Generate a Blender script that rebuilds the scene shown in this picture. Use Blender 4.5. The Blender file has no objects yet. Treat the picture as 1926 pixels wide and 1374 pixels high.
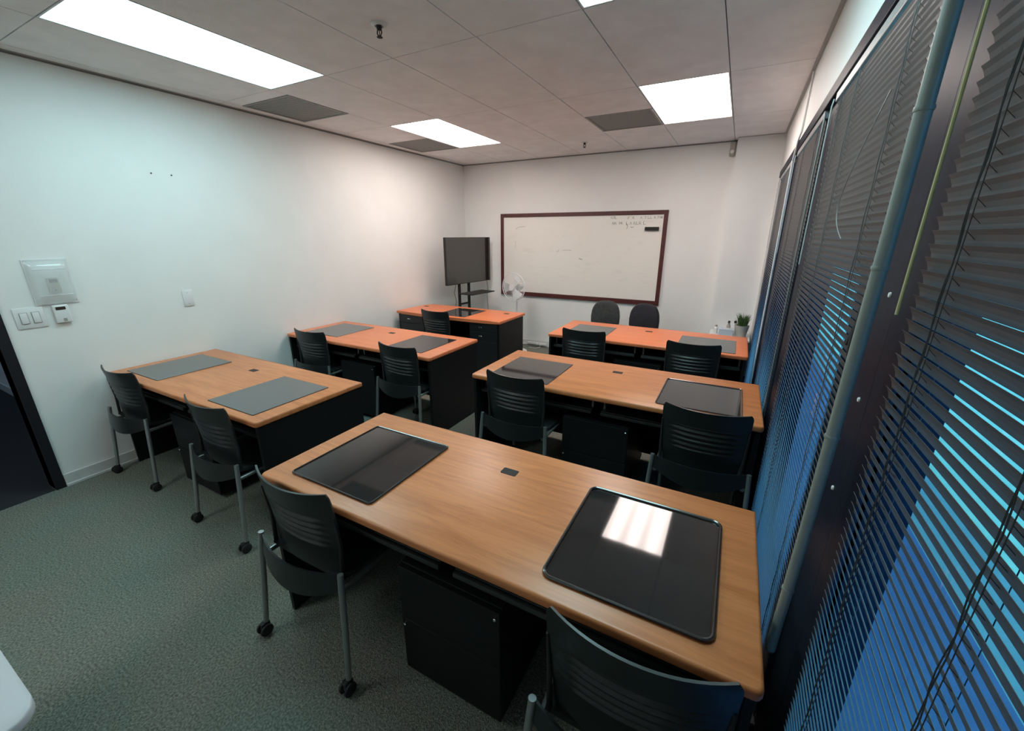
import bpy, bmesh, math, random
from mathutils import Vector, Matrix
random.seed(7)
S = bpy.context.scene
C = S.collection
R = math.radians

# ------------------------------------------------------------------ camera
F_PX = 766.4
YAW, PITCH, ROLL = 0.49231, 0.31043, 0.00119
CAM_H = 1.7188
cam_d = bpy.data.cameras.new('camera'); cam = bpy.data.objects.new('camera', cam_d); C.objects.link(cam)
cam_d.sensor_fit = 'HORIZONTAL'; cam_d.sensor_width = 36.0; cam_d.lens = F_PX / 1926 * 36.0
cam_d.clip_start = 0.02; cam_d.clip_end = 200
fwd = Vector((-math.sin(YAW) * math.cos(PITCH), math.cos(YAW) * math.cos(PITCH), -math.sin(PITCH)))
rt = Vector((math.cos(YAW), math.sin(YAW), 0)); up = rt.cross(fwd)
r2 = math.cos(ROLL) * rt + math.sin(ROLL) * up; u2 = -math.sin(ROLL) * rt + math.cos(ROLL) * up
M = Matrix((r2, u2, -fwd)).transposed().to_4x4(); M.translation = Vector((0, 0, CAM_H))
cam.matrix_world = M
S.camera = cam

# ------------------------------------------------------------------ world, exposure
w = bpy.data.worlds.new('world'); S.world = w; w.use_nodes = True
bg = w.node_tree.nodes['Background']
bg.inputs[0].default_value = (0.11, 0.39, 0.98, 1); bg.inputs[1].default_value = 3.0
S.view_settings.view_transform = 'Standard'; S.view_settings.look = 'None'
S.view_settings.exposure = 0.65; S.view_settings.gamma = 1.0
try: S.view_settings.use_curve_mapping = False
except Exception: pass
LIGHT_COOL = ((0.61, 1.0, 1.05), 7.0)
LIGHT_WARM = ((1.0, 0.87, 0.81), 10.0)
FILL_REAR = ((0.92, 1.0, 0.97), 6.5)  # added fill behind the camera

# ------------------------------------------------------------------ materials
def new_mat(name):
    m = bpy.data.materials.new(name); m.use_nodes = True
    return m, m.node_tree, m.node_tree.nodes['Principled BSDF']
def mat(name, col, rough=0.6, metal=0.0, noise=0.0, nscale=40.0, bump=0.0, bscale=200.0, ior=1.5, stretch=None):
    m, nt, b = new_mat(name)
    b.inputs['Base Color'].default_value = (*col, 1); b.inputs['Roughness'].default_value = rough
    b.inputs['Metallic'].default_value = metal; b.inputs['IOR'].default_value = ior
    tc = nt.nodes.new('ShaderNodeTexCoord')
    mp = nt.nodes.new('ShaderNodeMapping'); nt.links.new(tc.outputs['Object'], mp.inputs[0])
    if stretch: mp.inputs['Scale'].default_value = stretch
    n = nt.nodes.new('ShaderNodeTexNoise'); n.inputs['Scale'].default_value = nscale; n.inputs['Detail'].default_value = 4
    nt.links.new(mp.outputs[0], n.inputs['Vector'])
    cr = nt.nodes.new('ShaderNodeValToRGB')
    k = noise
    cr.color_ramp.elements[0].position = 0.3; cr.color_ramp.elements[1].position = 0.7
    cr.color_ramp.elements[0].color = (*[c * (1 - k) for c in col], 1)
    cr.color_ramp.elements[1].color = (*[min(1, c * (1 + k)) for c in col], 1)
    nt.links.new(n.outputs[0], cr.inputs[0]); nt.links.new(cr.outputs[0], b.inputs['Base Color'])
    if bump > 0:
        n2 = nt.nodes.new('ShaderNodeTexNoise'); n2.inputs['Scale'].default_value = bscale; n2.inputs['Detail'].default_value = 3
        nt.links.new(tc.outputs['Object'], n2.inputs['Vector'])
        bp_ = nt.nodes.new('ShaderNodeBump'); bp_.inputs['Strength'].default_value = bump; bp_.inputs['Distance'].default_value = 0.004
        nt.links.new(n2.outputs[0], bp_.inputs['Height']); nt.links.new(bp_.outputs[0], b.inputs['Normal'])
    return m
def emit(name, col, s):
    m, nt, b = new_mat(name)
    b.inputs['Base Color'].default_value = (.9, .9, .9, 1)
    b.inputs['Emission Color'].default_value = (*col, 1); b.inputs['Emission Strength'].default_value = s
    return m
def emit_tubes(name, col, s):
    m = emit(name, col, s); nt = m.node_tree; b = nt.nodes['Principled BSDF']
    tc = nt.nodes.new('ShaderNodeTexCoord'); sx = nt.nodes.new('ShaderNodeSeparateXYZ'); nt.links.new(tc.outputs['Object'], sx.inputs[0])
    a = nt.nodes.new('ShaderNodeMath'); a.operation = 'MULTIPLY'; a.inputs[1].default_value = 2 * math.pi / .19; nt.links.new(sx.outputs[0], a.inputs[0])
    c = nt.nodes.new('ShaderNodeMath'); c.operation = 'COSINE'; nt.links.new(a.outputs[0], c.inputs[0])
    d = nt.nodes.new('ShaderNodeMath'); d.operation = 'MULTIPLY_ADD'; d.inputs[1].default_value = s * .22; d.inputs[2].default_value = s; nt.links.new(c.outputs[0], d.inputs[0])
    nt.links.new(d.outputs[0], b.inputs['Emission Strength'])
    return m
def wood(name, c1, c2, scale=1.0):
    m, nt, b = new_mat(name)
    tc = nt.nodes.new('ShaderNodeTexCoord'); mp = nt.nodes.new('ShaderNodeMapping')
    mp.inputs['Scale'].default_value = (2.2 * scale, 26 * scale, 26 * scale)
    nt.links.new(tc.outputs['Object'], mp.inputs[0])
    n = nt.nodes.new('ShaderNodeTexNoise'); n.inputs['Scale'].default_value = 1.0; n.inputs['Detail'].default_value = 6
    n.inputs['Roughness'].default_value = .65; n.inputs['Distortion'].default_value = 0.9
    nt.links.new(mp.outputs[0], n.inputs['Vector'])
    cr = nt.nodes.new('ShaderNodeValToRGB')
    e = cr.color_ramp.elements
    e[0].position = .30; e[0].color = (*c2, 1); e[1].position = .62; e[1].color = (*c1, 1)
    nt.links.new(n.outputs[0], cr.inputs[0]); nt.links.new(cr.outputs[0], b.inputs['Base Color'])
    b.inputs['Roughness'].default_value = .34
    return m
def see_through(name, tint, gloss_col, frac=0.10, diffuse=0.0, rough=0.02):
    m = bpy.data.materials.new(name); m.use_nodes = True; nt = m.node_tree
    nt.nodes.remove(nt.nodes['Principled BSDF']); out = nt.nodes['Material Output']
    t = nt.nodes.new('ShaderNodeBsdfTransparent'); t.inputs[0].default_value = (*tint, 1)
    g = nt.nodes.new('ShaderNodeBsdfGlossy'); g.inputs['Roughness'].default_value = rough; g.inputs[0].default_value = (*gloss_col, 1)
    mx = nt.nodes.new('ShaderNodeMixShader'); lw = nt.nodes.new('ShaderNodeLayerWeight'); lw.inputs[0].default_value = .5
    pw = nt.nodes.new('ShaderNodeMath'); pw.operation = 'POWER'; pw.inputs[1].default_value = 5; nt.links.new(lw.outputs['Facing'], pw.inputs[0])
    fr = nt.nodes.new('ShaderNodeMath'); fr.operation = 'MULTIPLY_ADD'; fr.inputs[1].default_value = .55; fr.inputs[2].default_value = .03; nt.links.new(pw.outputs[0], fr.inputs[0])
    nt.links.new(fr.outputs[0], mx.inputs[0]); nt.links.new(t.outputs[0], mx.inputs[1]); nt.links.new(g.outputs[0], mx.inputs[2])
    if diffuse > 0:
        d = nt.nodes.new('ShaderNodeBsdfDiffuse'); d.inputs[0].default_value = (*gloss_col, 1)
        m2 = nt.nodes.new('ShaderNodeMixShader'); m2.inputs[0].default_value = diffuse
        nt.links.new(mx.outputs[0], m2.inputs[1]); nt.links.new(d.outputs[0], m2.inputs[2]); nt.links.new(m2.outputs[0], out.inputs[0])
    else: nt.links.new(mx.outputs[0], out.inputs[0])
    return m

m_wall = mat('wall_paint', (.80, .805, .79), .55, noise=.02, nscale=3, bump=.12, bscale=160)
m_ceil = mat('ceiling_tile', (.88, .88, .89), .95, noise=.05, nscale=6, bump=.35, bscale=260)
m_seam = mat('ceiling_seam', (.22, .22, .22), .9)
m_mold = mat('ceiling_molding', (.40, .41, .40), .6)
m_base = mat('baseboard_vinyl', (.62, .63, .62), .4, noise=.05, nscale=12)
m_dark = mat('bronze_metal', (.012, .015, .026), .30, noise=.2, nscale=30, ior=1.28)
m_doorblk = mat('door_frame_black', (.006, .006, .010), .5)
m_dark.node_tree.nodes['Principled BSDF'].inputs['Specular IOR Level'].default_value = .13
m_dark.node_tree.nodes['Principled BSDF'].inputs['Roughness'].default_value = .42
m_wood = wood('oak_laminate', (.62, .225, .083), (.44, .140, .046))
m_wood_warm = wood('oak_warm_lit', (.72, .215, .088), (.62, .170, .066))  # same laminate, reddened and brightened as if under the warm far panels
m_black = mat('black_laminate', (.006, .006, .007), .5, ior=1.35, noise=.2, nscale=20)
m_blacksoft = mat('black_plastic', (.011, .014, .015), .38, noise=.12, nscale=60)
m_seat = mat('black_seat', (.022, .025, .026), .42, noise=.12, nscale=90)
m_rubber = mat('black_rubber', (.012, .012, .012), .7)
m_steel = mat('grey_steel', (.34, .36, .36), .34, metal=.7)
m_chrome = mat('bright_chrome', (.85, .85, .85), .15, metal=1.0)
m_pad = mat('glossy_black_pad', (.016, .017, .018), .045, noise=.25, nscale=5, ior=1.58)
m_padlit = mat('pad_with_wall_sheen', (.07, .078, .078), .16, noise=.04, nscale=5, ior=1.9)  # same pad, base greyed to imitate the wall reflected in it
m_padrim = mat('pad_rim', (.02, .02, .022), .16, ior=1.9)
m_slat = mat('slat_grey', (.088, .085, .089), .45, noise=.05, nscale=20)
m_rail = mat('headrail_grey', (.30, .29, .29), .35, noise=.15, nscale=40)
m_cord = mat('cord_black', (.03, .03, .032), .7)
m_wand = mat('clear_wand', (.52, .50, .25), .12, ior=1.5)
m_wandw = mat('white_wand', (.55, .56, .56), .25)
m_pole = mat('pole_grey_green', (.24, .27, .25), .38, noise=.06, nscale=30)
m_maroon = mat('maroon_wood', (.085, .022, .020), .38, noise=.25, nscale=25)
m_screen = mat('tv_glass', (.016, .016, .015), .10, ior=1.9)
m_white = mat('white_plastic', (.74, .75, .75), .35)
m_offwhite = mat('beige_plastic', (.42, .41, .36), .5)
m_vent = mat('vent_grey', (.33, .33, .32), .6)
m_paper = mat('paper', (.86, .84, .86), .8)
m_ink = mat('marker_ink', (.10, .11, .11), .7)
m_fabric = mat('charcoal_fabric', (.040, .045, .045), .85, noise=.25, nscale=25)
m_fabric2 = mat('dark_fabric', (.018, .018, .026), .85, noise=.15, nscale=25)
m_green = mat('leaf_green', (.06, .13, .035), .6, noise=.4, nscale=60)
m_potgrey = mat('pot_grey', (.45, .45, .42), .6)
m_ltblue = mat('pale_blue_plastic', (.46, .55, .64), .4)
m_brown = mat('dark_brown', (.035, .02, .018), .4)
m_thermo = mat('thermostat_beige', (.42, .37, .30), .5)
m_silver = mat('silver_trim', (.75, .76, .74), .2, metal=.9)
m_glass = see_through('window_glass', (.80, .95, .93), (1, 1, 1))
m_guard = see_through('clear_guard', (.97, .98, .98), (.95, .97, .98), diffuse=.22, rough=.12)

# carpet
def carpet():
    m, nt, b = new_mat('carpet')
    tc = nt.nodes.new('ShaderNodeTexCoord')
    v = nt.nodes.new('ShaderNodeTexVoronoi'); v.inputs['Scale'].default_value = 210
    n = nt.nodes.new('ShaderNodeTexNoise'); n.inputs['Scale'].default_value = 120; n.inputs['Detail'].default_value = 5
    n3 = nt.nodes.new('ShaderNodeTexNoise'); n3.inputs['Scale'].default_value = 2.2; n3.inputs['Detail'].default_value = 3
    for q in (v, n, n3): nt.links.new(tc.outputs['Object'], q.inputs['Vector'])
    cr = nt.nodes.new('ShaderNodeValToRGB'); e = cr.color_ramp.elements
    e[0].position = .34; e[0].color = (.12, .125, .112, 1); e[1].position = .66; e[1].color = (.30, .315, .285, 1)
    nt.links.new(n.outputs[0], cr.inputs[0])
    cr2 = nt.nodes.new('ShaderNodeValToRGB'); e = cr2.color_ramp.elements
    e[0].position = .35; e[0].color = (.86, .98, .93, 1); e[1].position = .65; e[1].color = (1, .97, .92, 1)
    nt.links.new(n3.outputs[0], cr2.inputs[0])
    mx = nt.nodes.new('ShaderNodeMix'); mx.data_type = 'RGBA'; mx.blend_type = 'MULTIPLY'; mx.inputs['Factor'].default_value = 1
    nt.links.new(cr.outputs[0], mx.inputs[6]); nt.links.new(cr2.outputs[0], mx.inputs[7]); nt.links.new(mx.outputs[2], b.inputs['Base Color'])
    bp_ = nt.nodes.new('ShaderNodeBump'); bp_.inputs['Strength'].default_value = .8; bp_.inputs['Distance'].default_value = .006
    nt.links.new(v.outputs['Distance'], bp_.inputs['Height']); nt.links.new(bp_.outputs[0], b.inputs['Normal'])
    b.inputs['Roughness'].default_value = .95; b.inputs['Specular IOR Level'].default_value = .15
    return m
m_carpet = carpet()
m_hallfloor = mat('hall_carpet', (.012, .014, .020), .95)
m_ground_blue = mat('outside_blue_tint', (.085, .088, .115), .9, noise=.1, nscale=6)
m_ground_mint = mat('outside_mint_tint', (.44, .50, .24), .9, noise=.12, nscale=4)  # pale tone standing in for brighter, minty daylight farther out

# ------------------------------------------------------------------ mesh building
class MB:
    def __init__(s): s.bm = bmesh.new()
    def box(s, x0, x1, y0, y1, z0, z1, bev=0.0, seg=2, mtx=None):
        r = bmesh.ops.create_cube(s.bm, size=1.0); vs = r['verts']
        for v in vs:
            v.co = Vector(((v.co.x + .5) * (x1 - x0) + x0, (v.co.y + .5) * (y1 - y0) + y0, (v.co.z + .5) * (z1 - z0) + z0))
        if bev > 0:
            es = list({e for v in vs for e in v.link_edges})
            bv = bmesh.ops.bevel(s.bm, geom=es, offset=bev, segments=seg, affect='EDGES', profile=.5)
            vs = list({v for f in bv['faces'] for v in f.verts} | {v for v in vs if v.is_valid})
        if mtx:
            for v in vs: v.co = mtx @ v.co
        return s
    def tube(s, pts, rad, n=10, caps=True, closed=False):
        pts = [Vector(p) for p in pts]; rings = []
        rads = rad if isinstance(rad, (list, tuple)) else [rad] * len(pts)
        N = len(pts); prev = None
        for i, p in enumerate(pts):
            if closed: t = (pts[(i + 1) % N] - pts[i - 1])
            else: t = (pts[min(i + 1, N - 1)] - pts[max(i - 1, 0)])
            t.normalize()
            if prev is None:
                a = Vector((0, 0, 1)) if abs(t.z) < .9 else Vector((1, 0, 0)); u = t.cross(a).normalized()
            else:
                u = (prev - t * prev.dot(t)).normalized()
            prev = u; v = t.cross(u)
            rings.append([s.bm.verts.new(p + rads[i] * (math.cos(2 * math.pi * k / n) * u + math.sin(2 * math.pi * k / n) * v)) for k in range(n)])
        for i in range(N if closed else N - 1):
            a, b = rings[i], rings[(i + 1) % N]
            for k in range(n):
                s.bm.faces.new((a[k], a[(k + 1) % n], b[(k + 1) % n], b[k]))
        if caps and not closed:
            s.bm.faces.new(rings[0][::-1]); s.bm.faces.new(rings[-1])
        return s
    def lathe(s, prof, c=(0, 0, 0), axis='Z', n=24, cap=True):
        c = Vector(c); rings = []
        for r, h in prof:
            ring = []
            for k in range(n):
                a = 2 * math.pi * k / n; x, y = r * math.cos(a), r * math.sin(a)
                p = {'Z': Vector((x, y, h)), 'Y': Vector((x, h, y)), 'X': Vector((h, x, y))}[axis]
                ring.append(s.bm.verts.new(c + p))
            rings.append(ring)
        for a, b in zip(rings, rings[1:]):
            for k in range(n): s.bm.faces.new((a[k], a[(k + 1) % n], b[(k + 1) % n], b[k]))
        if cap:
            s.bm.faces.new(rings[0][::-1]); s.bm.faces.new(rings[-1])
        return s
    def prism(s, poly, z0, z1, bev=0.0, seg=3, top_only=True):
        a = [s.bm.verts.new((x, y, z0)) for x, y in poly]; b = [s.bm.verts.new((x, y, z1)) for x, y in poly]
        n = len(poly); s.bm.faces.new(a[::-1]); ft = s.bm.faces.new(b)
        for k in range(n): s.bm.faces.new((a[k], a[(k + 1) % n], b[(k + 1) % n], b[k]))
        if bev > 0:
            es = list(ft.edges)
            if not top_only: es += [e for e in {e for v in a for e in v.link_edges} if all(q in a for q in e.verts)]
            bmesh.ops.bevel(s.bm, geom=es, offset=bev, segments=seg, affect='EDGES', profile=.5)
        return s
    def sheet(s, fn, nu, nv, th):
        """closed thin shell: fn(u,v)->(point), thickness along approx normal"""
        P = [[Vector(fn(i / nu, j / nv)) for j in range(nv + 1)] for i in range(nu + 1)]
        def nrm(i, j):
            du = P[min(i + 1, nu)][j] - P[max(i - 1, 0)][j]; dv = P[i][min(j + 1, nv)] - P[i][max(j - 1, 0)]
            return du.cross(dv).normalized()
        A = [[s.bm.verts.new(P[i][j] + nrm(i, j) * th / 2) for j in range(nv + 1)] for i in range(nu + 1)]
        B = [[s.bm.verts.new(P[i][j] - nrm(i, j) * th / 2) for j in range(nv + 1)] for i in range(nu + 1)]
        for i in range(nu):
            for j in range(nv):
                s.bm.faces.new((A[i][j], A[i + 1][j], A[i + 1][j + 1], A[i][j + 1]))
                s.bm.faces.new((B[i][j], B[i][j + 1], B[i + 1][j + 1], B[i + 1][j]))
        for i in range(nu):
            s.bm.faces.new((A[i][0], B[i][0], B[i + 1][0], A[i + 1][0])); s.bm.faces.new((A[i][nv], A[i + 1][nv], B[i + 1][nv], B[i][nv]))
        for j in range(nv):
            s.bm.faces.new((A[0][j], A[0][j + 1], B[0][j + 1], B[0][j])); s.bm.faces.new((A[nu][j], B[nu][j], B[nu][j + 1], A[nu][j + 1]))
        return s
    def build(s, name, m, parent=None, smooth=False, loc=None):
        bmesh.ops.recalc_face_normals(s.bm, faces=s.bm.faces[:])
        me = bpy.data.meshes.new(name); s.bm.to_mesh(me); s.bm.free()
        me.materials.append(m)
        if smooth:
            for p in me.polygons: p.use_smooth = True
            try: me.set_sharp_from_angle(angle=R(38))
            except Exception: pass
        o = bpy.data.objects.new(name, me); C.objects.link(o)
        if parent: o.parent = parent
        if loc: o.location = loc
        return o
def tag(o, label, cat, group=None, kind=None):
    o['label'] = label; o['category'] = cat
    if group: o['group'] = group
    if kind: o['kind'] = kind
    return o
def struct(o): o['kind'] = 'structure'; return o
def thing(name, label, cat, loc=(0, 0, 0), rz=0, group=None):
    o = bpy.data.objects.new(name, None); o.empty_display_size = .1; C.objects.link(o)
    o.location = loc; o.rotation_euler = (0, 0, rz)
    return tag(o, label, cat, group)
def copy_tree(o, parent=None):
    c = o.copy(); C.objects.link(c)
    if parent: c.parent = parent
    for ch in list(o.children): copy_tree(ch, c)
    return c

# ------------------------------------------------------------------ room dimensions
XL, XR, YB, YF, H = -4.0, 0.27, 5.837, -2.3, 2.753
Z_HEAD = 2.36
struct(MB().box(XL, XR + .16, YF, YB, -.08, 0).build('floor', m_carpet))
# left wall with the doorway
b = MB()
b.box(XL - .12, XL, .655, YB + .12, 0, H + .1)
b.box(XL - .12, XL, YF, -.32, 0, H + .1)
b.box(XL - .12, XL, -.32, .655, 2.12, H + .1)
struct(b.build('wall_left', m_wall))
b = MB(); b.box(XL - .12, XR + .2, YB, YB + .12, 0, H + .1)
b.box(-.19, XR + .2, 5.68, YB, 0, H)
struct(b.build('wall_back', m_wall))
b = MB()
b.box(XR, XR + .16, YF, 5.68, Z_HEAD, H + .1)
b.box(XR, XR + .16, YF, -.36, 0, Z_HEAD)
b.box(XR, XR + .16, 5.56, 5.68, 0, Z_HEAD)
struct(b.build('wall_right', m_wall))
struct(MB().box(XL - .12, XR + .2, YF - .12, YF, 0, H + .1).build('wall_front', m_wall))
# baseboards
def baseb(name, x0, x1, y0, y1, axis):
    b = MB()
    if axis == 'y': b.box(x0, x0 + .012, y0, y1, 0, .095, .003); b.box(x0, x0 + .020, y0, y1, 0, .022, .004)
    else: b.box(x0, x1, y0 - .012, y0, 0, .095, .003); b.box(x0, x1, y0 - .02, y0, 0, .022, .004)
    return struct(b.build(name, m_base))
baseb('baseboard_left', XL, 0, .71, YB, 'y')
baseb('baseboard_back', XL, -.19, YB, 0, 'x')
baseb('baseboard_column', -.19, XR, 5.68, 0, 'x')
# door frame
b = MB()
b.box(XL - .13, XL + .010, .655, .708, 0, 2.17, .002)
b.box(XL - .13, XL + .010, -.375, -.32, 0, 2.17, .002)
b.box(XL - .13, XL + .010, -.375, .708, 2.12, 2.17, .002)
struct(b.build('door_1', m_doorblk))
# hall behind the doorway
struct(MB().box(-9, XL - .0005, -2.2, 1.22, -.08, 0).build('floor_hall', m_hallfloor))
b = MB(); b.box(-9, XL - .12, 1.10, 1.22, 0, 2.6); b.box(-9.1, -9, -2.2, 1.22, 0, 2.6); b.box(-9, XL - .12, -2.3, -2.2, 0, 2.6)
struct(b.build('wall_hall', m_wall))
struct(MB().box(-9, XL - .12, -2.2, 1.22, 2.6, 2.7).build('ceiling_hall', m_ceil))
struct(MB().box(-9, XL - .12, 1.088, 1.10, 0, .09, .002).build('baseboard_hall', m_base))

# ------------------------------------------------------------------ ceiling: tiles between seams
TX, TY = .6096, 1.2192
GX = [-3.882 + TX * i for i in range(7)]          # grid lines across the room
GY = [1.05 + TY * j for j in range(4)]            # 1.05 2.27 3.49 4.71
gxs = [XL] + GX + [XR]; gys = [YF, GY[0] - 2 * TY, GY[0] - TY] + GY + [YB]
lights = {(1, 3): 0, (5, 3): 0, (1, 5): 1, (5, 5): 1}    # (col index in gxs, row index in gys): kind
b = MB(); g = .0030
def tile(x0, x1, y0, y1):
    if x1 - x0 < .02 or y1 - y0 < .02: return
    b.box(x0 + g, x1 - g, y0 + g, y1 - g, H, H + .015)
col_of = {}
for i in range(len(gxs) - 1):
    for j in range(len(gys) - 1):
        x0, x1, y0, y1 = gxs[i], gxs[i + 1], gys[j], gys[j + 1]
        if (round(x0, 2), round(y0, 2)) in [(-3.27, -1.39), (-3.27, 1.05), (-.83, 1.05), (-3.27, 3.49), (-.83, 3.49)]: continue
        if round(x0, 2) == -3.88 and round(y0, 2) == 2.27:
            tile(x0, x1, y0, 2.40); tile(x0, x1, 2.99, y1); continue
        if round(y0, 2) == 3.49 and round(x0, 2) in (-3.88, -1.44):
            tile(x0, x1, y0, 4.10); continue
        tile(x0, x1, y0, y1)
ceil = struct(b.build('ceiling', m_ceil))
struct(MB().box(XL - .12, XR + .2, YF - .12, YB + .12, H + .10, H + .2).build('ceiling_slab', m_seam))
b = MB()   # seams (backing strips above the tile gaps)
for x in GX[0:7]:
    b.box(x - .012, x + .012, YF, YB, H + .0155, H + .03)
for y in gys[1:-1]: b.box(XL, XR, y - .012, y + .012, H + .0155, H + .03)
struct(b.build('trim_1', m_seam))
b = MB()   # wall angle
b.box(XL, XL + .022, YF, YB, H - .004, H - .0005); b.box(XL, -.19, YB - .022, YB, H - .004, H - .0005)
b.box(-.19, XR, 5.68 - .02, 5.68, H - .004, H - .0005); b.box(XR - .022, XR, YF, 5.68, H - .004, H - .0005)
struct(b.build('trim_2', m_mold))
b = MB(); b.box(XL, XL + .006, YF, YB, H - .014, H - .004); b.box(XL, -.19, YB - .006, YB, H - .012, H - .004)
struct(b.build('trim_3', m_seam))

def ceiling_light(x0, y0, kind, label):
    t = thing('ceiling_light', label, 'ceiling light', (x0 + TX / 2, y0 + TY / 2, H), 0, 'recessed ceiling light panels')
    hx, hy = TX / 2, TY / 2
    b = MB()
    b.box(-hx + g, -hx + .012, -hy + g, hy - g, 0, .05); b.box(hx - .012, hx - g, -hy + g, hy - g, 0, .05)
    b.box(-hx + .012, hx - .012, -hy + g, -hy + .012, 0, .05); b.box(-hx + .012, hx - .012, hy - .012, hy - g, 0, .05)
    b.build('frame', m_white, t)
    col, s = (LIGHT_COOL, LIGHT_WARM, FILL_REAR)[kind]
    MB().box(-hx + .0125, hx - .0125, -hy + .0125, hy - .0125, .010, .016).build('diffuser', emit_tubes('light_diffuser_%s' % ('cool', 'warm', 'rear_fill')[kind], col, s), t)
ceiling_light(-3.2724, 1.05, 0, 'largest glowing panel, bluish white, in the ceiling over the nearest left desk')
ceiling_light(-.834, 1.05, 0, 'glowing panel cut by the top edge of the photo, only one corner showing')
ceiling_light(-3.2724, GY[0] - 2 * TY, 2, 'unseen fill panel added behind the camera, above the door side')  # out-of-view panel added to brighten the carpet and lower left wall
ceiling_light(-3.2724, 3.49, 1, 'warm white glowing panel beside a grey vent, in the ceiling over the far left desks')
ceiling_light(-.834, 3.49, 1, 'warm white glowing panel near the window wall, in front of the whiteboard end')

def vent(x0, y0, w_, d_, label):
    t = thing('ceiling_vent', label, 'vent', (x0 + w_ / 2, y0 + d_ / 2, H), 0, 'grey grilles in the ceiling')
    b = MB(); q = .02; X, Y = w_ / 2 - g, d_ / 2 - g
    b.box(-X, -X + q, -Y, Y, -.004, .02, .001); b.box(X - q, X, -Y, Y, -.004, .02, .001)
    b.box(-X + q, X - q, -Y, -Y + q, -.004, .02, .001); b.box(-X + q, X - q, Y - q, Y, -.004, .02, .001)
    b.build('frame', m_vent, t)
    b = MB(); n = 24
    for k in range(n):
        y = -Y + q + (k + .5) * (2 * Y - 2 * q) / n
        b.box(-X + q, X - q, y - .0075, y + .0075, .002, .006)
    b.box(-X + q, X - q, -Y + q, Y - q, .018, .022)
    b.build('grille', m_vent, t)
vent(-3.882, 2.40, TX, .59, 'grey ceiling grille nearest the camera, past the end of the largest light panel')
vent(-3.882, 4.10, TX, .61, 'grey ceiling grille touching the far left light panel')
vent(-1.4436, 4.10, TX, .61, 'grey ceiling grille beside the light panel near the windows')

def sprinkler(x, y, label):
    t = thing('fire_sprinkler', label, 'sprinkler', (x, y, H), 0, 'fire sprinklers in the ceiling')
    MB().lathe([(.042, -.001), (.040, -.005), (.022, -.010), (.020, -.002)], n=24).build('escutcheon', m_white, t, True)
    b = MB(); b.lathe([(.014, -.004), (.013, -.022), (.009, -.026)], n=12)
    b.tube([(-.012, 0, -.024), (-.016, 0, -.038), (-.004, 0, -.055)], .003, 6); b.tube([(.012, 0, -.024), (.016, 0, -.038), (.004, 0, -.055)], .003, 6)
    b.tube([(0, 0, -.02), (0, 0, -.055)], .0025, 6)
    b.build('sprinkler_body', m_rubber, t, True)
    MB().lathe([(.004, -.052), (.015, -.056), (.015, -.058), (.003, -.060)], n=14).build('deflector', m_rubber, t, True)
sprinkler(-1.81, 1.914, 'fire sprinkler nearest the camera, dark head in a white ring')
sprinkler(-1.78, 5.116, 'small fire sprinkler in the ceiling near the whiteboard wall')

# ------------------------------------------------------------------ windows, blinds
MUL = [(-.36, -.10), (1.08, 1.40), (2.54, 2.86), (4.00, 4.32), (5.46, 5.56)]  # near sides widened out of view to stop daylight leaking onto the pole
BL = [(-.20, .965), (1.27, 2.43), (2.73, 3.89), (4.19, 5.40)]
XF = .292
for i in range(4):
    y0, y1 = MUL[i][1], MUL[i + 1][0]
    b = MB()
    b.box(XF, .42, y0 - (.16 if i else .26), y0, .0, Z_HEAD - .06, .002)
    b.box(XF, .42, y1, y1 + (.16 if i < 3 else .10), .0, Z_HEAD - .06, .002)
    b.box(XR - .006, .42, y0 - (.16 if i else .26), y1 + (.16 if i < 3 else .10), Z_HEAD - .06, Z_HEAD, .002)
    b.box(XR + .002, .42, y0 - (.16 if i else .26), y1 + (.16 if i < 3 else .10), .0, .05, .002)
    b.box(.335, .355, y0, y0 + .02, .05, Z_HEAD - .06); b.box(.335, .355, y1 - .02, y1, .05, Z_HEAD - .06)
    b.box(XF, XF + .008, BL[i][1] + .006, y1, .05, Z_HEAD - .06)  # hidden fin added to block daylight leaking past the blind's end
    win = struct(b.build('window_%d' % (i + 1), m_dark))
    MB().box(.372, .378, y0, y1, .05, Z_HEAD - .06).build('glass_pane', m_glass, win)
# outside: ground strips toned to imitate the daylight seen between slats
struct(MB().box(.43, 1.28, -8, 16, -.25, -.15).build('ground_outside', m_ground_blue))
struct(MB().box(1.28, 1.62, -8, 16, -.25, -.15).build('ground_teal', mat('outside_teal_tint', (.20, .24, .155), .9, noise=.1, nscale=5)))  # middle tone added to soften the blue-to-mint change of daylight
struct(MB().box(1.62, 30, -20, 40, -.25, -.15).build('ground_mint', m_ground_mint))

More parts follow.
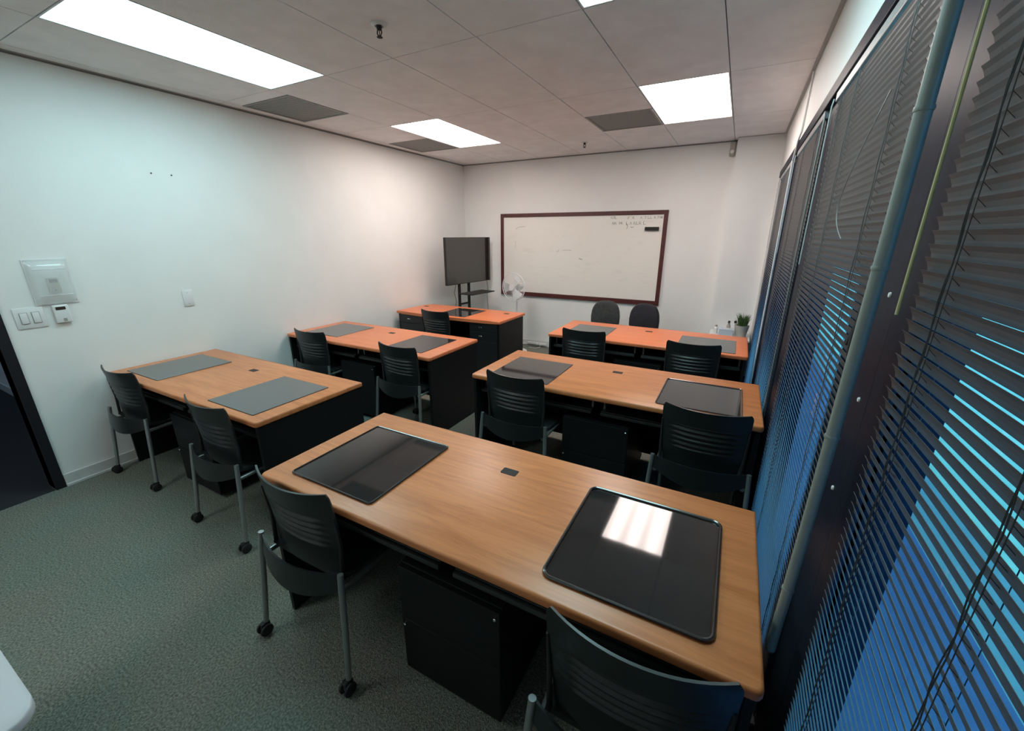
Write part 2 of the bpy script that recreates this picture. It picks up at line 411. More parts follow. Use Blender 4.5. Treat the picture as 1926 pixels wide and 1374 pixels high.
TILT = R(69); PITCH_S = .0212; SW = .0125; XS = .284
def blind(i, wand_mat, label):
    y0, y1 = BL[i]
    t = thing('window_blind', label, 'blinds', (XS, (y0 + y1) / 2, 0), 0, 'dark slatted window blinds')
    hw = (y1 - y0) / 2
    MB().box(-.013, .014, -hw, hw, 2.262, 2.298, .003).build('headrail', m_rail, t)
    zt, zb = 2.255, .085
    n = int((zt - zb) / PITCH_S)
    b = MB(); bm = b.bm
    d = Vector((math.cos(TILT), 0, -math.sin(TILT)))     # towards outside and down
    nn = Vector((math.sin(TILT), 0, math.cos(TILT)))
    for k in range(n):
        z = zt - k * PITCH_S - .01
        yy = hw - random.uniform(0, .003)
        prof = []
        for a in (-1, -.35, .35, 1): prof.append(Vector((0, 0, z)) + d * SW * a + nn * (.0016 * (1 - a * a)))
        prof2 = [p - nn * .0005 for p in prof][::-1]
        pr = prof + prof2
        A = [bm.verts.new(p + Vector((0, -yy, 0))) for p in pr]; B_ = [bm.verts.new(p + Vector((0, yy, 0))) for p in pr]
        m_ = len(pr)
        for q in range(m_): bm.faces.new((A[q], A[(q + 1) % m_], B_[(q + 1) % m_], B_[q]))
        bm.faces.new(A[::-1]); bm.faces.new(B_)
    b.build('slats', m_slat, t)
    MB().box(-.010, .010, -hw, hw, .058, .074, .003).build('bottom_rail', m_slat, t)
    for yc in (hw - .14, hw - .44, -hw + .14):
        b = MB()
        for sx in (-.0085, .0085): b.tube([(sx, yc, 2.26), (sx, yc, .07)], .0007, 4)
        k = 0; z = zt - .01
        while z > zb:
            b.tube([(-.0085, yc, z + .009), (.0085, yc, z - .009)], .0005, 3); z -= PITCH_S
        for sgn in (-1, 1):
            pts = []
            for q in range(80):
                zz = 2.26 - q * (2.26 - .08) / 79
                pts.append((-.0115 + .001 * math.sin(q * 1.3), yc + .006 + sgn * .003 * math.sin(q * .9), zz))
            b.tube(pts, .0009, 4)
        b.build('ladder_cord', m_cord if i == 0 else m_slat, t)
    b = MB(); yw = hw - .018
    b.tube([(-.02, yw, 2.27), (-.024, yw - .003, 2.24), (-.023, yw, 1.9), (-.022, yw + .005, 1.585)], .0028, 8)
    b.build('tilt_wand', wand_mat, t, True)
    return t
BLIND = [
 blind(0, m_wand, 'dark slatted blind nearest the camera, right of the grey-green pole, cyan light between its slats'),
 blind(1, m_wandw, 'dark slatted blind just left of the grey-green pole, a loose cord loop on it'),
 blind(2, m_wandw, 'narrow-looking third blind from the camera, beyond the pole and next to the middle front desk'),
 blind(3, m_wandw, 'farthest slatted blind, against the white column in the window corner')]
# loose cord on the second blind
b = MB(); y0, y1 = BL[1]; yc = (y0 + y1) / 2
pts = []
for q in range(30):
    a = q / 29
    pts.append((-.020, 1.42 + .34 * math.sin(a * 2.6) - yc, 2.05 - .34 * a - .04 * math.sin(a * 3.1)))
b.tube(pts, .0013, 5); b.build('pull_cord', m_rail, BLIND[1], True)

# pole and cable
t = thing('tall_pole', 'grey-green tube pole standing upright against the dark window mullion', 'pole', (.238, 1.03, 0))
pz = [.62, .97, 1.31, 1.66, 1.92, 2.32, H - .004]
MB().tube([(0, .055, .62), (0, .02, 1.0), (0, -.015, 1.7), (0, -.03, H - .004)], .0125, 16).build('tube', m_pole, t, True)
for z in (.85, 1.30, 1.66, 1.92):
    PP = [(.055, .62), (.02, 1.0), (-.015, 1.7), (-.03, H - .004)]
    yy = next(a0 + (a1 - a0) * (z - z0) / (z1 - z0) for (a0, z0), (a1, z1) in zip(PP, PP[1:]) if z0 <= z <= z1)
    MB().lathe([(.0135, -.004), (.0145, 0), (.0135, .004)], (0, yy, z), n=18).build('joint_ring', m_pole, t, True)
MB().tube([(0, .055, .62), (.006, .062, .60), (.012, .072, .59)], .003, 6).build('end_hook', m_steel, t, True)
b = MB(); b.tube([(.006, .010, 1.66), (.012, .045, 1.61), (.012, .075, 1.57), (.012, .085, 1.54), (.012, .120, 1.485)], [.002, .003, .008, .006, .009], 8)
b.tube([(.010, .085, 1.55), (.012, .10, 1.50), (.012, .105, 1.46)], [.004, .007, .003], 8)
b.build('cord_knot', m_cord, t, True)
for z, yy in ((1.60, .098), (1.36, .108), (1.12, .118)): MB().lathe([(.006, 0), (.005, -.003)], (XF - .238, yy, z), 'X', 10).build('clip', m_white, t, True)
b = MB()
b.tube([(XR - .008, 3.70, H - .01), (XR - .008, 3.74, 2.40), (XR - .014, 3.80, 2.36), (XR - .016, 3.93, 2.24), (XR - .012, 3.95, 1.5), (XR - .01, 3.97, .08)], .0065, 8)
tag(b.build('cable_conduit', m_white, None, True), 'white cable running down the window wall between the two farthest blinds', 'cable')
b = MB()
b.tube([(.268, 2.66, 2.27), (.268, 2.67, 2.1), (.268, 2.68, 1.2), (.268, 2.69, .10)], .004, 8)
tag(b.build('hanging_cord', m_steel, None, True), 'thin pale cord hanging in front of the dark mullion left of the second blind', 'cord')

# ------------------------------------------------------------------ desks
ZT = .75
def round_poly(x0, x1, y0, y1, rf, rb, n=5):
    """rf: radius at front (y0) corners, rb: back"""
    P = []
    for cx, cy, r, a0 in ((x1 - rb, y1 - rb, rb, 0), (x0 + rb, y1 - rb, rb, 90), (x0 + rf, y0 + rf, rf, 180), (x1 - rf, y0 + rf, rf, 270)):
        for k in range(n + 1):
            a = R(a0 + 90 * k / n); P.append((cx + r * math.cos(a), cy + r * math.sin(a)))
    return P
def grommet(parent, x, y):
    MB().prism(round_poly(x - .036, x + .036, y - .022, y + .022, .006, .006, 2), ZT - .002, ZT + .0012).build('grommet', m_rubber, parent)
def double_desk(x0, x1, y0, y1, label, m_top, gx):
    cx = (x0 + x1) / 2; w_ = (x1 - x0) / 2; d_ = y1 - y0
    t = thing('double_desk', label, 'desk', (cx, y0, 0), 0, 'long two-seat desks')
    MB().prism(round_poly(-w_, w_, 0, d_, .022, .006, 4), ZT - .034, ZT, .010, 3, False).build('desktop', m_top, t, True)
    for sx in (-1, 1):
        xa = sx * (w_ - .012); xb = sx * (w_ - .034)
        MB().box(min(xa, xb), max(xa, xb), .014, d_ - .012, .0, ZT - .0345, .001).build('end_panel', m_black, t)
    MB().box(-w_ + .0345, w_ - .0345, d_ - .045, d_ - .025, .06, ZT - .0345).build('modesty_panel', m_black, t)
    ped = MB().box(-.22, .22, .07, d_ - .046, .03, ZT - .20, .002).build('pedestal', m_black, t)
    MB().box(-.22, .22, .05, .0695, .30, ZT - .205, .002).build('drawer', m_black, ped)
    MB().box(-.22, .22, .05, .0695, .035, .296, .002).build('drawer', m_black, ped)
    for sx in (-.205, .205):
        MB().lathe([(.006, 0), (.006, -.006), (.004, -.008)], (sx, .0495, .52 if sx > 0 else .27), 'Y', 10).build('lock', m_chrome, ped, True)
    for sx in (-1, 1):
        xa, xb = sorted((sx * .03, sx * (w_ - .045)))
        kt = MB().box(xa, xb, .075, .40, .612, .627, .003).build('keyboard_tray', m_blacksoft, t)
        MB().box(xa, xb, .058, .0745, .600, .622, .005).build('tray_lip', m_seat, kt, True)
        for xx in (xa + .004, xb - .016): MB().box(xx, xx + .012, .12, .38, .6275, ZT - .035).build('tray_rail', m_steel, kt)
    for sx in (-.05, .02):
        MB().lathe([(.005, 0), (.005, -.010)], (sx, .055, ZT - .046), 'Y', 10).build('lock', m_chrome, t, True)
    grommet(t, gx - cx, d_ - .205)
    return t
D1 = double_desk(-1.662, .195, .822, 1.545, 'nearest wood-topped double desk, with two glossy black pads, cut by the window edge', m_wood, -.729)
D2 = double_desk(-1.598, .255, 2.345, 3.09, 'middle wood-topped double desk of the window column, its end touching the blinds', m_wood, -.66)
D3 = double_desk(-1.62, .20, 3.80, 4.58, 'farthest wood-topped double desk of the window column, in front of the whiteboard', m_wood_warm, -.711)
L1 = double_desk(-3.985, -2.16, 1.10, 1.84, 'double desk by the left wall nearest the light switches, two grey-looking pads on it', m_wood, -3.07)
L2 = double_desk(-3.985, -2.12, 2.51, 3.245, 'middle double desk by the left wall, between the nearest one and the single desk', m_wood_warm, -3.04)

# teacher's desk
t = thing('single_desk', 'reddish-topped black pedestal desk in the far left corner before the television', 'desk', (-3.14, 4.03, 0))
P = []
for k in range(13):
    a = k / 12; x = -.80 + 1.60 * a; P.append((x, .03 - .05 * math.sin(math.pi * a)))
P += [(.80, .69), (-.70, .69), (-.78, .60)]
MB().prism(P, ZT - .036, ZT, .010, 3, False).build('desktop', m_wood_warm, t, True)
MB().box(.76, .782, .05, .67, 0, ZT - .0365, .001).build('end_panel', m_black, t)
MB().box(-.782, -.76, .05, .64, 0, ZT - .0365, .001).build('end_panel', m_black, t)
MB().box(-.759, .759, .62, .64, .08, ZT - .0365).build('modesty_panel', m_black, t)
for x0, x1 in ((-.759, -.36), (.36, .759)):
    ped = MB().box(x0, x1, .06, .619, .03, ZT - .0365, .001).build('pedestal', m_black, t)
    for z0, z1 in ((.60, .705), (.49, .595), (.05, .485)):
        dr = MB().box(x0 + .004, x1 - .004, .042, .0595, z0, z1, .002).build('drawer', m_blacksoft, ped)
        if (x0 > 0 and z0 > .4) or (x0 < 0 and z0 > .595):
            xc = x0 + .16
            for dx in (-.012, .014):
                MB().lathe([(.008, 0), (.009, -.008), (.006, -.012)], (xc + dx, .0415, (z0 + z1) / 2), 'Y', 12).build('lock' if dx < 0 else 'knob', m_chrome, dr, True)
grommet(t, .62, .52); grommet(t, -.66, .48)

# ------------------------------------------------------------------ desk pads
def pad(x0, x1, y0, y1, m, rim, label, rz=0, rad=.004):
    cx, cy = (x0 + x1) / 2, (y0 + y1) / 2; hx, hy = (x1 - x0) / 2, (y1 - y0) / 2
    t = thing('desk_pad', label, 'desk pad', (cx, cy, ZT + .0004), rz, 'desk pads laid on the desktops')
    if rim:
        MB().prism(round_poly(-hx + .012, hx - .012, -hy + .012, hy - .012, rad, rad, 4), 0, .0035, .0008, 1).build('writing_surface', m, t, False)
        b = MB(); q = round_poly(-hx + .006, hx - .006, -hy + .006, hy - .006, rad + .012, rad + .012, 5)
        b.tube([(x, y, .0046 if rim == 1 else .0060) for x, y in q], .0042 if rim == 1 else .0055, 8, closed=True)
        b.build('rim', m_padrim, t, True)
    else:
        MB().prism(round_poly(-hx, hx, -hy, hy, rad, rad, 3), 0, .0035, .0008, 1).build('writing_surface', m, t, False)
        b = MB(); q = round_poly(-hx - .0004, hx + .0004, -hy - .0004, hy + .0004, rad, rad, 3)
        b.tube([(x, y, .0018) for x, y in q], .0014, 6, closed=True)
        b.build('edge_binding', m_rubber, t, True)
    return t
pad(-1.552, -1.078, .886, 1.392, m_pad, 1, 'glossy black pad on the left half of the nearest desk, reflecting the ceiling', 0, .004)
pad(-.387, .090, .888, 1.404, m_pad, 2, 'black round-cornered pad on the right half of the nearest desk, mirroring a ceiling light', 0, .018)
pad(-1.475, -1.015, 2.395, 2.90, m_pad, 0, 'glossy black pad on the left half of the middle window-side desk')
pad(-.319, .154, 2.41, 2.915, m_pad, 1, 'glossy pad on the right half of the middle window-side desk, behind a chair back', 0, .006)
pad(-1.475, -1.055, 3.85, 4.38, m_padlit, 0, 'grey-looking pad on the left half of the farthest desk')
pad(-.38, .100, 3.85, 4.345, m_padlit, 0, 'grey-looking pad on the right half of the farthest desk, by the plant corner')
pad(-3.886, -3.43, 1.18, 1.675, m_padlit, 0, 'grey-looking pad on the nearest left-wall desk, the one next to the wall')
pad(-2.735, -2.27, 1.155, 1.655, m_padlit, 0, 'grey-looking pad on the nearest left-wall desk, the one away from the wall')
pad(-3.86, -3.39, 2.645, 3.135, m_padlit, 0, 'grey-looking pad on the middle left-wall desk, the one next to the wall')
pad(-2.70, -2.275, 2.595, 3.112, m_pad, 0, 'glossy pad on the middle left-wall desk, the one away from the wall')
pad(-3.30, -2.86, 4.09, 4.60, m_pad, 0, 'glossy black pad on the reddish single desk before the television')

# ------------------------------------------------------------------ office chairs with ribbed plastic backs
def chair_proto(label):
    t = thing('stacking_chair', label, 'chair', (0, 0, 0), 0, 'black plastic chairs with ribbed backs')
    Z0, Z1 = .455, .835
    def yc(z):     # centre line of the back
        a = (z - Z0) / (Z1 - Z0); return .045 - .02 * a - .035 * a ** 2.2
    def back(u, v):
        z = Z0 + (Z1 - Z0) * v
        hw = .188 + .030 * min(1, v * 1.6) - (.0 if v < .93 else .012 * ((v - .93) / .07) ** 2)
        s = 2 * u - 1
        y = yc(z) + .050 * s * s * (.5 + .5 * v)
        zz = z + .008 * abs(s) ** 3 * v
        if abs(s) < .78 and .58 < z < .735:
            y += -.0055 * math.cos((z - .58) / .155 * 2 * math.pi * 5) * min(1, (.78 - abs(s)) * 8)
        return (hw * s, y, zz)
    MB().sheet(back, 16, 76, .007).build('backrest', m_blacksoft, t, True)
    def skirt(u, v):
        s = 2 * u - 1; y = -.035 + .060 * s * s
        zt = .515; zb = .445 - .050 * (1 - s * s)
        return (.235 * s, y - .010 * (1 - v), zb + (zt - zb) * v)
    MB().sheet(skirt, 16, 5, .008).build('lower_back', m_blacksoft, t, True)
    for sx in (-1, 1):
        MB().tube([(sx * .205, .056, .46), (sx * .212, .064, .60), (sx * .216, .050, .74)], [.009, .008, .004], 8).build('back_upright', m_rubber, t, True)
    def seat(u, v):
        s = 2 * u - 1; y = .05 + .43 * v
        hw = .215 + .012 * math.sin(v * math.pi) - .03 * max(0, v - .85) / .15
        return (hw * s, y, .452 - .012 * (1 - s * s) - .028 * max(0, v - .75) ** 2 / .0625 + .012 * max(0, .15 - v) / .15)
    MB().sheet(seat, 12, 14, .016).build('seat', m_seat, t, True)
    for sx in (-1, 1):
        leg = MB().tube([(sx * .243, .022, .52), (sx * .249, .012, .42), (sx * .258, -.008, .22), (sx * .266, -.026, .062)], [.0115, .0125, .012, .0115], 12).build('leg', m_steel, t, True)
        caster(leg, sx * .266, -.026)
        leg = MB().tube([(sx * .225, .02, .425), (sx * .223, .20, .425), (sx * .222, .385, .42), (sx * .222, .415, .40), (sx * .223, .432, .22), (sx * .224, .446, .062)], .011, 12).build('leg', m_steel, t, True)
        caster(leg, sx * .224, .446)
    return t
def caster(leg, x, y):
    c = MB()
    for dx in (-.016, .016): c.lathe([(.022, -.007), (.027, -.004), (.027, .004), (.022, .007)], (x + dx, y - .012, .0272), 'X', 16)
    c.box(x - .009, x + .009, y - .026, y + .012, .020, .060, .004)
    c.lathe([(.009, .050), (.009, .066)], (x, y, 0), 'Z', 10)
    c.build('caster', m_rubber, leg, True)
chairs = [
 (-3.64, 1.015, 3, 'black chair at the nearest left-wall desk, between the wall and another chair'),
 (-2.49, .990, -1, 'black chair at the outer end of the nearest left-wall desk, its back towards us'),
 (-1.37, .735, 0, 'black chair at the left end of the nearest desk, a caster clear on the carpet'),
 (-.075, .700, 2, 'black chair at the bottom edge of the photo, only its curved top rim showing'),
 (-3.545, 2.42, 1, 'black chair at the middle left-wall desk, next to the wall'),
 (-2.42, 2.415, -2, 'black chair at the outer end of the middle left-wall desk, silver legs showing'),
 (-1.195, 2.215, -1, 'black ribbed chair at the left half of the middle window-side desk'),
 (-.025, 2.20, 1, 'black ribbed chair at the right half of the middle window-side desk, near the blinds'),
 (-1.22, 3.71, 1, 'black chair at the left half of the farthest desk before the whiteboard'),
 (-.225, 3.675, 2, 'black chair at the right half of the farthest desk before the whiteboard'),
 (-3.17, 3.86, -3, 'black chair pushed up to the reddish single desk before the television'),
]
proto = None
for x, y, a, lab in chairs:
    if proto is None: o = proto = chair_proto(lab)
    else: o = copy_tree(proto); o['label'] = lab
    o.location = (x, y, 0); o.rotation_euler = (0, 0, R(a))

# ------------------------------------------------------------------ padded swivel chairs at the back wall
def task_chair(x, y, rz, m, label, tuft):
    t = thing('swivel_chair', label, 'chair', (x, y, 0), rz, 'padded swivel chairs by the whiteboard')
    def back(z0, z1, hw):
        b = MB(); N, Q = 20, 10
        rings = []
        for j in range(Q + 1):
            ph = math.pi * (j / Q) - math.pi / 2
            pass
        # superellipse pillow
        P = []
        for k in range(28):
            a = 2 * math.pi * k / 28; c_, s_ = math.cos(a), math.sin(a)
            ex = .62 if s_ > 0 else .5
            P.append((hw * math.copysign(abs(c_) ** ex, c_) * (1 - .10 * (s_ if s_ > 0 else 0)), (z0 + z1) / 2 + (z1 - z0) / 2 * math.copysign(abs(s_) ** .72, s_)))
        cz = (z0 + z1) / 2
        layers = [(.80, -.052), (.93, -.046), (1.0, -.02), (1.0, .012), (.94, .022)]
        R_ = []
        for f, yy in layers:
            R_.append([b.bm.verts.new((px * f, yy - .03 * (px / hw) ** 2 * 0 + .035 * (px / hw) ** 2 * -1, cz + (pz - cz) * f)) for px, pz in P])
        for A, B_ in zip(R_, R_[1:]):
            for k in range(28): b.bm.faces.new((A[k], A[(k + 1) % 28], B_[(k + 1) % 28], B_[k]))
        b.bm.faces.new(R_[0]); b.bm.faces.new(R_[-1][::-1])
        return b
    bk = back(.50, .905, .185).build('backrest', m, t, True)
    if tuft:
        for sx in (-.075, .075):
            MB().lathe([(.010, 0), (.007, -.004), (.002, -.005)], (sx, -.058, .72), 'Y', 10).build('button', m_rubber, bk, True)
    MB().box(-.205, .205, -.47, -.03, .43, .50, .03, 4).build('seat', m, t, True)
    MB().tube([(0, .01, .78), (0, .045, .60), (0, .04, .42), (0, -.10, .40), (0, -.2, .40)], .016, 8).build('back_bracket', m_rubber, t, True)
    MB().tube([(0, -.25, .43), (0, -.25, .10)], .028, 12).build('column', m_rubber, t, True)
    for k in range(5):
        a = 2 * math.pi * k / 5 + .3; dx, dy = math.cos(a), math.sin(a)
        lg = MB().tube([(0, -.25, .11), (.19 * dx, -.25 + .19 * dy, .075)], [.022, .013], 8).build('base_arm', m_rubber, t, True)
        b = MB()
        for q in (-.012, .012): b.lathe([(.018, -.006), (.025, 0), (.018, .006)], (.19 * dx + q, -.25 + .19 * dy, .0262), 'X', 12)
        b.tube([(.19 * dx, -.25 + .19 * dy, .08), (.19 * dx, -.25 + .19 * dy, .03)], .008, 6)
        b.build('caster', m_rubber, lg, True)
task_chair(-1.42, 5.26, R(4), m_fabric, 'charcoal padded chair back with two buttons, below the whiteboard, left of its twin', True)
task_chair(-.92, 5.26, R(-6), m_fabric2, 'near-black padded chair back below the right corner of the whiteboard', False)

# ------------------------------------------------------------------ whiteboard
t = thing('whiteboard', 'large whiteboard in a maroon wooden frame on the back wall', 'whiteboard', (-2.085, YB, 0))
x0, x1, z0, z1 = -1.235, 1.225, .798, 2.022
def wb_mat():
    m, nt, b = new_mat('whiteboard_surface')
    tc = nt.nodes.new('ShaderNodeTexCoord'); mp = nt.nodes.new('ShaderNodeMapping'); mp.inputs['Scale'].default_value = (1.6, 1, 5)
    n = nt.nodes.new('ShaderNodeTexNoise'); n.inputs['Scale'].default_value = 2.2; n.inputs['Detail'].default_value = 7; n.inputs['Roughness'].default_value = .7
    nt.links.new(tc.outputs['Object'], mp.inputs[0]); nt.links.new(mp.outputs[0], n.inputs['Vector'])
    cr = nt.nodes.new('ShaderNodeValToRGB'); e = cr.color_ramp.elements
    e[0].position = .30; e[0].color = (.76, .74, .69, 1); e[1].position = .46; e[1].color = (.82, .80, .75, 1)
    nt.links.new(n.outputs[0], cr.inputs[0]); nt.links.new(cr.outputs[0], b.inputs['Base Color']); b.inputs['Roughness'].default_value = .32
    return m
MB().box(x0 + .03, x1 - .03, -.016, -.001, z0 + .03, z1 - .03).build('writing_surface', wb_mat(), t)
b = MB(); fw = .052
b.box(x0, x0 + fw, -.030, -.0005, z0, z1, .004); b.box(x1 - fw, x1, -.030, -.0005, z0, z1, .004)
b.box(x0 + fw, x1 - fw, -.030, -.0005, z1 - fw, z1, .004); b.box(x0 + fw, x1 - fw, -.034, -.0005, z0, z0 + .062, .004)
b.build('frame', m_maroon, t)
# faded marker strokes: two short rows at the top right, stray marks in the middle
b = MB()
def stroke(px, pz, pts, r=.0022): b.tube([(px + a, -.0172, pz + c) for a, c in pts], r, 4)
def scribble(px, pz, h):
    k = random.randint(0, 5); w_ = h * .75
    sh = [[(0, 0), (w_ * .5, h), (w_, 0)], [(0, h), (0, 0), (w_, 0)], [(0, 0), (0, h), (w_, h * .7), (0, h * .5), (w_, 0)], [(0, h), (w_, h * .9), (w_ * .3, 0)],
          [(0, h * .5), (w_ * .5, h), (w_, h * .5), (w_ * .5, 0), (0, h * .45)], [(0, 0), (w_ * .3, h), (w_ * .6, 0), (w_, h)]][k]
    stroke(px, pz, sh)
for px in (.49, .52, .545): scribble(px, 1.925, .030)
for px in (.71, .78, .88, .93, .975, 1.005, 1.055, 1.09, 1.12, 1.145): scribble(px, 1.922, .028)
for px in (.515, .545, .60, .63): scribble(px, 1.855, .030)
for px in (.70, .745, .80, .835, .87, .925): scribble(px, 1.850, .036)
stroke(.70, 1.835, [(0, .03), (.02, -.01), (.01, -.04)]); stroke(.76, 1.820, [(0, 0), (.02, -.008), (.04, 0)])
b.build('handwriting', m_ink, t)
b = MB()
stroke(.06, 1.385, [(0, 0), (.012, .010), (.02, -.004), (.035, .006), (.03, -.006), (.052, 0)], .0035)
stroke(-.20, 1.50, [(0, 0), (.07, .006), (.14, .002)], .0022); stroke(-.30, 1.49, [(0, 0), (.03, -.012), (.04, .02)], .0018)
stroke(-.98, 1.62, [(0, 0), (.006, -.05), (.002, -.09)], .0018); stroke(-.97, 1.80, [(0, 0), (.05, .03), (.16, .035)], .0022)
b.build('faded_marks', m_wall if False else mat('faded_ink', (.33, .32, .29), .6), t)
e_ = MB().box(-.088, .088, -.030, 0, -.022, .022, .004).build('magnet_eraser', m_rubber); e_.location = (-1.045, YB - .0168, 1.795)
tag(e_, 'small black eraser stuck to the top right of the whiteboard', 'eraser')

# ------------------------------------------------------------------ television on a stand, in the corner
TV_A = R(84)
tvx, tvy = -3.525, 5.22
t = thing('television', 'black flat television on the stand in the far left corner', 'television', (tvx, tvy, 0), TV_A)
hw = .505
MB().box(-hw, hw, -.006, .035, 1.025, 1.682, .004).build('bezel', m_rubber, t)
MB().box(-hw + .004, hw - .004, -.0085, -.0065, 1.034, 1.678).build('screen', m_screen, t)
MB().box(-.25, .25, .0355, .065, 1.12, 1.48, .01).build('rear_cover', m_rubber, t)
t = thing('television_stand', 'black two-post stand with a shelf under the corner television', 'stand', (tvx, tvy, 0), TV_A)
for sx in (-.155, .065):
    MB().box(sx - .02, sx + .02, .067, .095, .05, 1.40, .003).build('post', m_rubber, t)
MB().box(-.20, .36, -.20, .066, .868, .882, .004).build('shelf', m_rubber, t)
MB().box(-.134, .044, .07, .09, .70, .725, .003).build('cross_bar', m_rubber, t)
b = MB()
b.box(-.33, .33, .03, .13, .02, .05, .006)
for sx in (-.33, .27): b.box(sx, sx + .06, -.20, .20, .02, .05, .006)
b.build('base', m_rubber, t)
for sx in (-.30, .30):
    for yy in (-.17, .17): MB().lathe([(.014, -.01), (.014, .01)], (sx, yy, .0142), 'X', 12).build('caster', m_rubber, t)
b = MB(); b.tube([(-3.60, 4.96, 1.02), (-3.61, 4.93, .90), (-3.57, 4.92, .78), (-3.60, 4.86, .5), (-3.62, 4.82, .02)], .004, 6)
tag(b.build('power_cable', m_cord, None, True), 'grey cable hanging from the left end of the television', 'cable')
b = MB(); b.tube([(-3.46, 5.60, 1.02), (-3.45, 5.61, .90), (-3.46, 5.60, .80), (-3.45, 5.62, .5), (-3.44, 5.63, .02)], .004, 6)
tag(b.build('power_cable', m_cord, None, True), 'thin cable hanging from the right end of the television', 'cable')

# ------------------------------------------------------------------ pedestal fan
t = thing('pedestal_fan', 'white pedestal fan in front of the lower left corner of the whiteboard', 'fan', (-2.83, 5.36, 0), R(-10))
zc = .985; rr = .205
MB().lathe([(.19, .0), (.19, .018), (.05, .035), (.02, .04)], n=28).build('base', m_white, t, True)
MB().tube([(0, .05, .035), (0, .05, .86)], .013, 10).build('pole', m_white, t, True)
MB().lathe([(.02, -.02), (.055, .0), (.062, .06), (.05, .13), (.02, .145)], (0, .02, zc), 'Y', 20).build('motor_housing', m_white, t, True)
MB().box(-.04, .04, .03, .09, .80, .945, .012, 3).build('control_box', m_white, t, True)
b = MB()
for f in (0, 1):
    yb = -.075 if f == 0 else .02
    ym = -.03
    nspoke = 40
    for k in range(nspoke):
        a = 2 * math.pi * k / nspoke
        pts = [(.045 * math.cos(a), yb, zc + .045 * math.sin(a)), (.14 * math.cos(a), yb + (.006 if f == 0 else -.002), zc + .14 * math.sin(a)), (rr * math.cos(a), ym, zc + rr * math.sin(a))]
        b.tube(pts, .0013, 3, False)
for r_, y_ in ((rr, -.03), (rr * .7, -.07), (.045, -.075)):
    b.tube([(r_ * math.cos(2 * math.pi * k / 36), y_, zc + r_ * math.sin(2 * math.pi * k / 36)) for k in range(36)], .0055 if r_ == rr else .0024, 6, closed=True)
b.build('grille', m_white, t, True)
MB().lathe([(.043, .0), (.043, .004), (.02, .008)], (0, -.084, zc), 'Y', 20).build('badge', m_white, t, True)
for k in range(3):
    a0 = 2 * math.pi * k / 3 + .9
    def bl(u, v, a0=a0):
        r_ = .035 + .145 * v; a = a0 + (u - .5) * (1.15 - .25 * v) + .25 * v
        return (r_ * math.cos(a), -.035 + .035 * (u - .5), zc + r_ * math.sin(a))
    MB().sheet(bl, 6, 6, .002).build('blade', m_white, t, True)

# ------------------------------------------------------------------ wall fittings (left wall)
def on_left(name, label, cat, y, z, group=None): return thing(name, label, cat, (XL, y, z), 0, group)
t = on_left('light_switch', 'white double rocker switch plate beside the black door frame', 'light switch', .825, 1.200)
MB().box(.0004, .006, -.068, .068, -.066, .066, .002).build('wall_plate', m_white, t, True)
for sy in (-.027, .027):
    MB().box(.0060, .0072, sy - .019, sy + .019, -.037, .037).build('rocker_surround', m_vent, t)
    MB().box(.0073, .0115, sy - .016, sy + .016, -.034, .034, .002).build('rocker', m_white, t, True)
t = on_left('thermostat_guard', 'clear bulging plastic guard box on the left wall above the switches', 'thermostat guard', .972, 1.418)
def guard(u, v):
    s, q = 2 * u - 1, 2 * v - 1
    return (.002 + .045 * (1 - abs(s) ** 6) * (1 - abs(q) ** 6), .100 * s, .143 * q)
MB().sheet(guard, 14, 14, .002).build('cover', m_guard, t, True)
b = MB()
for z in (-.085, .085): b.box(.040, .048, -.075, .075, z - .004, z + .004, .002)
b.build('ridge', m_guard, t, True)
b = MB()
for (a0, a1, c0, c1) in ((-.104, .104, .139, .147), (-.104, .104, -.147, -.139), (-.104, -.096, -.139, .139), (.096, .104, -.139, .139)): b.box(.0004, .006, a0, a1, c0, c1, .001)
b.build('flange', m_white, t)
t = on_left('thermostat', 'small beige thermostat with a dark screen inside the clear guard', 'thermostat', .978, 1.395)
MB().box(.0004, .024, -.028, .028, -.048, .048, .004).build('body', m_thermo, t, True)
MB().box(.0242, .0255, -.020, .020, .018, .040).build('screen', m_brown, t)
MB().box(.0242, .0255, -.004, .004, -.034, -.028).build('button', m_rubber, t)
t = on_left('wall_sensor', 'small white control with a dark display under the clear guard', 'wall control', .972, 1.205)
MB().box(.0004, .022, -.038, .038, -.060, .060, .006, 3).build('body', m_white, t, True)
MB().box(.0222, .0235, -.026, .022, .028, .048).build('display', m_brown, t)
MB().box(.0222, .0235, -.004, .014, -.05, -.03, .001).build('button', m_vent, t)
t = on_left('blank_plate', 'white blank cover plate alone on the left wall above the nearest left desk', 'wall plate', 1.727, 1.212)
MB().box(.0004, .007, -.037, .037, -.065, .065, .002).build('wall_plate', m_white, t, True)
for z in (-.045, .045): MB().lathe([(.003, 0), (.003, .0012)], (.007, 0, z), 'X', 8).build('screw', m_vent, t)
for y, lab in ((1.683, 'left one of two tiny nail heads high on the left wall'), (1.814, 'right one of two tiny nail heads high on the left wall')):
    tag(MB().lathe([(.005, 0), (.005, .006), (.002, .008)], (0, 0, 0), 'X', 8).build('nail', m_rubber, None, False, (XL, y, 2.158)), lab, 'nail', 'nails high on the left wall')

# motion sensor in the back corner by the column
t = thing('motion_sensor', 'beige motion sensor high in the corner beside the white column', 'sensor', (-.235, YB, 2.66))
MB().box(-.028, .028, -.05, -.0005, -.075, .075, .010, 3).build('body', m_offwhite, t, True)
MB().lathe([(.020, 0), (.018, -.008), (.008, -.012)], (.0, -.051, -.03), 'Y', 14).build('lens', m_white, t, True)

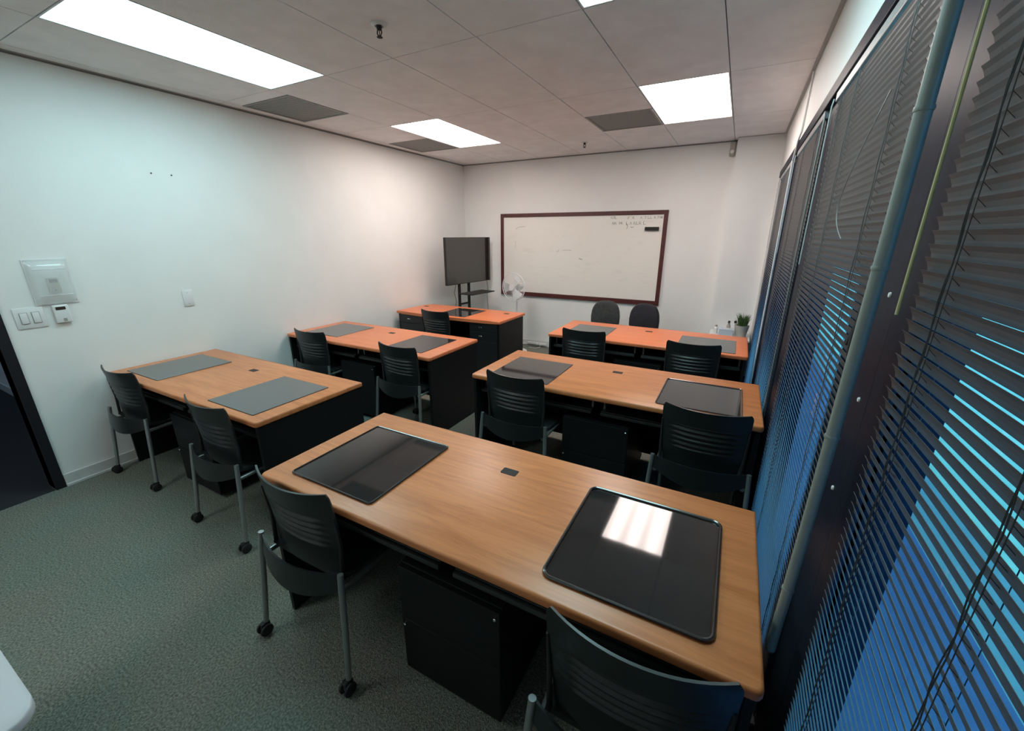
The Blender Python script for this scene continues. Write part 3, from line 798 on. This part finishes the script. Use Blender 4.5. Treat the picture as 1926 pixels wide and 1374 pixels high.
# power strip on the back wall near floor
t = thing('power_strip', 'white power strip with plugged cords low on the back wall', 'power strip', (-2.62, YB - .023, .05))
MB().box(-.20, .13, -.030, -.0005, -.018, .018, .005).build('body', m_white, t, True)
for x in (-.02, .04): MB().box(x - .014, x + .014, -.058, -.0305, -.014, .014, .004).build('plug', m_white, t, True)
b = MB(); b.tube([(.04, -.06, 0), (.06, -.10, -.03), (.0, -.14, -.044), (-.12, -.13, -.044)], .004, 6); b.build('cord', m_white, t, True)

# ------------------------------------------------------------------ corner cabinet with plant and clutter
t = thing('low_cabinet', 'low white cabinet against the column, mostly hidden behind the farthest desk', 'cabinet', (.04, 5.42, 0))
MB().box(-.20, .20, -.22, .22, .04, .56, .004).build('body', m_white, t)
MB().box(-.215, .215, -.235, .235, .5605, .585, .006).build('top', m_white, t)
MB().box(-.196, -.002, -.238, -.2205, .06, .55, .003).build('door', m_white, t); MB().box(.002, .196, -.238, -.2205, .06, .55, .003).build('door', m_white, t)
t = thing('potted_grass', 'bushy green grass-like plant in a grey pot, in the window corner', 'plant', (.155, 5.36, .5855))
MB().lathe([(.055, 0), (.075, .12), (.080, .135), (.070, .135), (.066, .12)], n=22).build('pot', m_potgrey, t, True)
b = MB()
for k in range(170):
    a = random.uniform(0, 6.283); r_ = random.uniform(0, .05); l_ = random.uniform(.09, .16); o_ = random.uniform(.02, .055)
    p0 = Vector((r_ * math.cos(a), r_ * math.sin(a), .115)); p1 = p0 + Vector((o_ * .4 * math.cos(a), o_ * .4 * math.sin(a), l_ * .6)); p2 = p0 + Vector((o_ * math.cos(a), o_ * math.sin(a), l_))
    b.tube([p0, p1, p2], [.0028, .0024, .0004], 4)
b.build('leaves', m_green, t, True)
t = thing('tissue_box', 'pale blue box on the low white cabinet in the window corner', 'box', (.01, 5.33, .5855))
MB().box(-.085, .065, -.055, .055, 0, .085, .004).build('body', m_ltblue, t)
MB().box(-.04, .02, -.02, .02, .0851, .088, .001).build('opening', m_white, t)
def bottle(x, y, h, m1, m2, label):
    t = thing('bottle', label, 'bottle', (x, y, .5855), 0, 'bottles on the corner cabinet')
    MB().lathe([(.020, 0), (.022, .005), (.022, h * .65), (.010, h * .8), (.010, h * .84)], n=16).build('body', m1, t, True)
    MB().lathe([(.013, h * .84), (.013, h), (.008, h + .004)], n=14).build('cap', m2, t, True)
bottle(.02, 5.45, .155, m_offwhite, m_brown, 'pale bottle with a dark cap, the left one behind the blue box')
bottle(.085, 5.46, .160, m_white, m_brown, 'white bottle with a dark cap, beside the potted plant')
bottle(-.11, 5.42, .10, m_white, m_vent, 'shortest bottle, at the left end of the corner cabinet')

# ------------------------------------------------------------------ white table corner bottom left
t = thing('side_table', 'white round-cornered tabletop poking in at the bottom left edge', 'table', (-1.72, -.30, 0))
MB().prism(round_poly(-.60, .535, -.36, .358, .06, .06, 6), .715, .742, .006, 3, False).build('tabletop', mat('table_white', (.60, .62, .66), .35), t, True)
for sx in (-.52, .46):
    for sy in (-.30, .28): MB().tube([(sx, sy, .7145), (sx, sy, 0)], .016, 10).build('leg', m_steel, t, True)
# unseen hall lamp, added to give the dim bluish light beyond the doorway
t = thing('hall_fill', 'unseen dim fill light added in the hall beyond the doorway', 'ceiling light', (-7.2, -.4, 2.6))
MB().box(-.3, .3, -.3, .3, -.03, -.001, .005).build('diffuser', emit('hall_fill_panel', (.5, .72, 1.0), 4.5), t)
